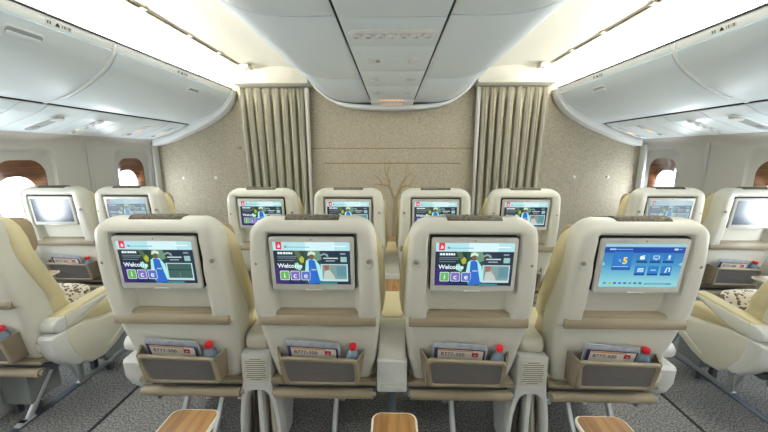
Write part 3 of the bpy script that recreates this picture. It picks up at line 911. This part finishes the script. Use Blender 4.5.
# service panels under the outboard bins
def panel_pts(s, k_): return [(s*k_*2.31, 1.790), (s*k_*2.315, 1.772), (s*k_*2.40, 1.722), (s*k_*2.55, 1.668), (s*k_*2.68, 1.628), (s*k_*2.745, 1.612), (s*k_*2.76, 1.66), (s*k_*2.33, 1.83)]
def service(s, y0, y1, kind, label):
    k_ = SR[s]; P = panel_pts(s, k_); L = y1-y0
    t = thing('service_panel', label, 'service panel', (0, y0, 0), 'service panels under the side bins')
    m = MB(); m.prism(P, 'xz', .004, L-.004, M['psu'], .003, 2); m.prism([(a-s*.0, b+.008) for a, b in P], 'xz', -.001, .006, M['gap']); m.build('panel_plate', t, 8)
    if not kind: return
    a = Vector((P[2][0], 0, P[2][1])); b = Vector((P[4][0], 0, P[4][1])); d = (b-a).normalized(); nrm = Vector((-s*abs(d.z), 0, -abs(d.x)))
    R = Matrix((d, Vector((0, 1, 0)), nrm)).transposed().to_4x4(); R.translation = (a+b)/2+nrm*.004+Vector((0, L/2, 0))
    if kind == 'oval':
        m = MB(); m.prism(rrect(0, 0, .15, .060, .055, 8), 'xy', -.004, .004, M['strip'], .003, 2, M4=R); 
        m.prism(rrect(.01, 0, .13, .042, .04, 8), 'xy', .004, .006, M['dark'], .001, 1, M4=R); m.build('light_housing', t)
        m = MB(); m.prism(rrect(-.11, 0, .03, .045, .028, 8), 'xy', .004, .016, M['cap'], .004, 3, M4=R); m.build('reading_light', t)
        m = MB(); m.prism(rrect(.07, 0, .025, .02, .018, 8), 'xy', .006, .010, M['hook'], .002, 2, M4=R); m.build('speaker_button', t)
    if kind == 'gasper':
        for i in range(5):
            m = MB(); m.lathe([(0, 0), (.030, 0), (.027, .010), (.018, .012), (.014, .004), (0, .004)], M['strip'] if i % 4 else M['cap'], n=18, M4=R @ Matrix.Translation((-.13+.062*i, 0, 0)))
            m.lathe([(0, .006), (.010, .006), (.008, .012), (0, .012)], M['dark'], n=12, M4=R @ Matrix.Translation((-.13+.062*i, 0, 0))); m.build('air_nozzle', t)
    if kind == 'light':
        m = MB(); m.prism(rrect(0, 0, .15, .032, .030, 8), 'xy', -.002, .004, M['strip'], .002, 2, M4=R); m.build('light_housing', t)
        for x, mt in ((-.10, 'cap'), (-.02, 'amber'), (.08, 'dark')):
            m = MB(); m.prism(rrect(x, 0, .022, .018, .016, 6), 'xy', .004, .009, M[mt], .002, 2, M4=R); m.build('reading_light', t)
EDG = [(1.50, 2.16, '', 'plain service panel'), (2.16, 2.33, '', 'narrow blank service panel'), (2.33, 2.67, 'oval', 'service panel with large oval light recess'), (2.67, 3.02, 'gasper', 'service panel with a row of air nozzles'),
       (3.02, 3.22, '', 'short blank service panel'), (3.22, 3.60, 'light', 'service panel with lit reading lamp'), (3.60, 3.91, 'light', 'service panel with small lamp next to the bulkhead')]
for s, sd in ((-1, 'left'), (1, 'right')):
    for y0, y1, kd, lb in EDG:
        q_ = 1.0 if s < 0 else 1.03
        service(s, y0*q_, min(3.91, y1*q_), kd, lb+' under the '+sd+' bins')

# curved white trims where bins meet the bulkhead
for s in (-1, 1):
    k_ = SR[s]
    inn = smooth([(1.78, 2.15), (1.80, 2.08), (1.858, 2.003), (1.956, 1.929), (2.08, 1.856), (2.20, 1.806), (2.302, 1.776), (2.50, 1.69), (2.745, 1.61)])
    out = smooth([(1.765, 2.15), (1.79, 2.06), (1.85, 1.965), (1.95, 1.875), (2.07, 1.80), (2.20, 1.735), (2.314, 1.690), (2.52, 1.605), (2.745, 1.54)])
    m = MB(); m.prism([(s*k_*x, z) for x, z in inn+out[::-1]], 'xz', 3.915, 4.05, M['strip'], .006, 2); structure(m, 'trim_%d' % k); k += 1
    m = MB(); X = s*WX[s]; m.box(min(X, X-s*.03), max(X, X-s*.03), 3.96, 4.05, .3, 1.56, M['cap'], .006); structure(m, 'trim_%d' % k); k += 1

# centre bins, centre service panel
CP = smooth([(.238, 2.008), (.46, 2.008), (.60, 2.030), (.70, 2.072), (.80, 2.145), (.87, 2.225), (.905, 2.29)], 5)
def cbin(s, y0, y1, label):
    t = thing('centre_bin', label, 'overhead bin', (0, y0, 0), 'centre overhead bins')
    P = [(s*x, z) for x, z in CP]; L = y1-y0
    m = MB(); m.prism([(s*.25, 2.02)]+[(x-s*.01, z+.012) for x, z in P[3:]]+[(s*.89, 2.36), (s*.25, 2.36)], 'xz', .004, L-.004, M['bin']); m.build('bin_body', t)
    inner = [(x-s*.012, z+.02) for x, z in P]
    m = MB(); m.prism(P+inner[::-1], 'xz', .002, L-.002, M['bin'], .003, 2); m.build('door', t)
    m = MB(); X = P[-4][0]; Z = P[-4][1]
    m.box(X-.012, X+.012, L/2-.06 if L > 1.2 else L*.7, L/2+.02 if L > 1.2 else L*.7+.08, Z-.014, Z+.012, M['dark'], .005); m.build('latch', t)
for s, sd in ((-1, 'left'), (1, 'right')):
    cbin(s, .35, 1.515, sd+' centre bin underside nearest the camera, at the top edge')
    cbin(s, 1.522, 2.72, sd+' centre bin underside in the middle of its row')
    cbin(s, 2.727, 3.905, sd+' centre bin underside nearest the bulkhead')
m = MB(); m.box(-.25, .25, .35, 3.99, 2.032, 2.045, M['gap'])  # black sheet put in for the shade behind the centre gaps

m.box(-.9, .9, .35, 4.05, 2.36, 2.40, M['cream']); structure(m, 'ceiling')
for s in (-1, 1):
    m = MB(); m.box(*sorted((s*.2235, s*.2365)), .35, 3.9, 2.009, 2.014, M['gap']); structure(m, 'trim_%d' % k); k += 1  # shade of the gap beside the centre panels, drawn as black strip
gp = 'centre service panels'
def cpanel(y0, y1, kind, label):
    t = thing('service_panel', label, 'service panel', (0, y0, 0), gp); L = y1-y0
    m = MB(); m.box(-.222, .222, .003, L-.003, 1.995, 2.03, M['psu'], .003); m.build('panel_plate', t)
    z = 1.996
    if kind == 'nozzles':
        m = MB(); m.prism(rrect(0, L/2, .205, .055, .05, 8), 'xy', z-.006, z+.004, M['strip'], .004, 2); m.build('light_housing', t)
        for i in range(7):
            x = -.165+.055*i
            m = MB(); m.lathe([(0, 0), (.023, 0), (.022, -.012), (.015, -.016), (.012, -.006), (0, -.006)], M['cap'], c=(x, L/2, z-.004), n=18)
            m.lathe([(0, -.006), (.008, -.006), (.007, -.014), (0, -.015)], M['dark'], c=(x, L/2, z-.004), n=12); m.build('air_nozzle', t)
    if kind == 'lights':
        m = MB(); m.prism(rrect(0, L*.5, .17, .05, .045, 8), 'xy', z-.003, z+.004, M['psu'], .003, 2); m.build('light_housing', t)
        for x in (-.125, .125):
            m = MB(); m.prism(rrect(x, L*.5, .032, .030, .028, 8), 'xy', z-.012, z, M['cap'], .004, 2); m.build('reading_light', t)
        m = MB(); m.prism(rrect(-.09, L*.5, .016, .018, .015, 6), 'xy', z-.010, z, M['hook'], .003, 2); m.build('call_button', t)
    if kind == 'small':
        for x in (-.14, .14):
            m = MB(); m.prism(rrect(x, L*.5, .028, .035, .026, 8), 'xy', z-.012, z, M['cap'], .004, 2); m.build('reading_light', t)
for y0, y1, kd, lb in ((.35, 1.50, '', 'plain centre ceiling panel at the top edge of the photo'), (1.50, 1.88, 'nozzles', 'centre ceiling panel with a row of seven air nozzles'),
                       (1.88, 2.42, 'lights', 'centre ceiling panel with two lamps and a small grey button'), (2.42, 2.95, 'small', 'centre ceiling panel with two small lamps, middle of the row'),
                       (2.95, 3.50, 'small', 'centre ceiling panel with two small lamps, just behind the lit sign'), (3.50, 3.62, '', 'narrow centre ceiling strip beside the lit sign')):
    cpanel(y0, y1, kd, lb)
t = thing('lit_sign', 'small orange lit sign on the centre ceiling by the bulkhead', 'sign', (0, 3.63, 0))
m = MB(); m.box(-.225, .225, 0, .42, 1.975, 2.03, M['cap'], .006); m.build('sign_housing', t)
m = MB()
for i in range(6):
    m.box(-.105+.037*i, -.105+.037*i+.024, .13, .19, 1.9735, 1.9755, M['amber'])
for i in range(4):
    m.box(-.06+.037*i, -.06+.037*i+.018, .03, .05, 1.9735, 1.9755, M['amber'])
for i in range(7):
    m.box(-.115+.034*i, -.115+.034*i+.021, -.002, 0.002, 1.985, 2.003, M['amber'])
m.build('sign_lights', t)
# white rim of the centre section at the bulkhead
inn = smooth([(0, 1.985), (.23, 1.985), (.46, 1.998), (.60, 2.022), (.70, 2.066), (.80, 2.14), (.87, 2.22), (.905, 2.29)], 5)
out = smooth([(0, 1.935), (.23, 1.940), (.461, 1.958), (.56, 1.978), (.656, 2.014), (.802, 2.113), (.90, 2.21), (.925, 2.29)], 5)
m = MB(); P = [(-x, z) for x, z in inn[::-1]]+inn[1:]; Q = [(-x, z) for x, z in out[::-1]]+out[1:]
m.prism(P+Q[::-1], 'xz', 3.90, 4.05, M['strip'], .006, 2); structure(m, 'trim_%d' % k); k += 1

# aisle ceilings: lit cove above the bins, air slot, cream panel
VS = (1.585, 2.360)
for s, nm in ((-1, 'left'), (1, 'right')):
    k_ = SR[s]
    cv = smooth([(2.34, 2.14), (2.32, 2.24), (2.22, 2.33), (2.05, 2.372), (1.85, 2.385), (1.70, 2.378), (1.60, 2.366)])
    m = MB(); m.loft([[(s*k_*x, y, z) for x, z in cv] for y in (YB, 4.05)], M['cove'], closed=False)
    m.prism([(s*k_*2.34, 2.14), (s*k_*2.34, 2.16), (s*k_*1.86, 2.16), (s*k_*1.86, 2.14)], 'xz', .55, 4.0, M['cove'])
    structure(m, 'ceiling.%s' % nm, 60).name = 'ceiling_'+nm
    cr = smooth([(1.565, 2.352), (1.40, 2.372), (1.20, 2.372), (1.05, 2.350), (.95, 2.32), (.885, 2.29)])
    m = MB(); m.loft([[(s*k_*x, y, z) for x, z in cr]+[(s*k_*x, y, z+.012) for x, z in cr[::-1]] for y in (YB, 4.05)], M['cream'])
    structure(m, 'ceiling.%s' % nm, 60).name = 'ceiling_aisle_'+nm
    t = thing('air_slot', 'long slotted air outlet along the '+nm+' aisle ceiling', 'air vent', (0, .5, 0), 'ceiling air outlets')
    m = MB(); x0, x1 = sorted((s*k_*1.615, s*k_*1.550))
    m.box(x0, x1, 0, 3.32, 2.352, 2.376, M['groove']); m.build('slot_channel', t)
    m = MB(); xm = s*k_*1.586; m.box(xm-.006, xm+.004, 0, 3.32, 2.343, 2.360, M['cream'], .001)
    for y in (.5, 1.15, 1.8, 2.3, 2.75, 3.3): m.box(x0, x1, y-.02, y+.02, 2.344, 2.360, M['cream'], .001)
    m.build('slot_divider', t)
    # header beam above the curtain
    pts = [(3.85, 2.405), (3.828, 2.375), (3.822, 2.32), (3.824, 2.25), (3.832, 2.215), (3.85, 2.198), (4.05, 2.195), (4.05, 2.41)]
    a, b = sorted((s*k_*1.74, s*.915)); m = MB(); m.prism(smooth(pts[:7], 3)+[pts[7]], 'yz', a, b, M['cream'], .01, 2)
    structure(m, 'trim_%d' % k); k += 1
    t = thing('ceiling_bracket', 'small cream bracket with a black dot on the '+nm+' aisle ceiling', 'bracket', (s*k_*1.52, 3.72, 2.34), 'aisle ceiling brackets')
    m = MB(); m.box(-.05, .05, -.06, .06, -.02, .02, M['cream'], .012, 3); m.build('bracket_body', t)
    m = MB(); m.lathe([(0, 0), (.010, 0), (.009, -.005), (0, -.006)], M['gap'], c=(0, 0, -.019), n=14); m.build('camera_dot', t)
# roof over everything keeps the daylight to the windows
m = MB(); m.box(-3.0, 3.05, YB, 4.12, 2.46, 2.5, M['cove'])
for s in (-1, 1):
    m.box(*sorted((s*2.36, s*3.0)), YB, 4.12, 2.16, 2.2, M['cove'])
structure(m, 'ceiling_roof')

# ------------------------------------------------------------------ lights
def area(name, loc, rot, sx, sy, W, col=(1, 1, 1)):
    l = bpy.data.lights.new(name, 'AREA'); l.shape = 'RECTANGLE'; l.size = sx; l.size_y = sy; l.energy = W; l.color = col
    o = bpy.data.objects.new(name, l); COL.objects.link(o); o.location = loc; o.rotation_euler = rot; return o
for s in (-1, 1):
    area('cove_light', (s*1.97, 1.55, 2.172), (radians(180), radians(0), 0), .12, 4.8, 122, (1, .99, .96))
for s in (-1, 1):
    for i, y in enumerate(WYS[s][:5]):
        area('window_daylight', (s*(WX[s]+.125), y, 1.05), (0, radians(90 if s > 0 else -90), 0), .54, .42, 16, (.86, .94, 1))
w = bpy.data.worlds.new('World'); SC.world = w; w.use_nodes = True
bg = w.node_tree.nodes['Background']; bg.inputs[0].default_value = (.93, .96, 1, 1); bg.inputs[1].default_value = 4.0

# ------------------------------------------------------------------ camera
cam = bpy.data.cameras.new('Camera'); cam.sensor_width = 36; cam.lens = 340/768*36; cam.clip_start = .02
co = bpy.data.objects.new('Camera', cam); COL.objects.link(co)
P_ = math.atan(62/340); YAW = math.atan(8/340*cos(P_))
co.location = (0, 0, 1.45); co.rotation_euler = (radians(90)-P_, 0, YAW)
SC.camera = co
SC.view_settings.view_transform = 'Standard'; SC.view_settings.look = 'None'
SC.view_settings.exposure = .12; SC.view_settings.gamma = 1; SC.view_settings.use_curve_mapping = False
SC.cycles.use_denoising = True
SC.cycles.max_bounces = 10; SC.cycles.diffuse_bounces = 6
SC.cycles.sample_clamp_indirect = 6
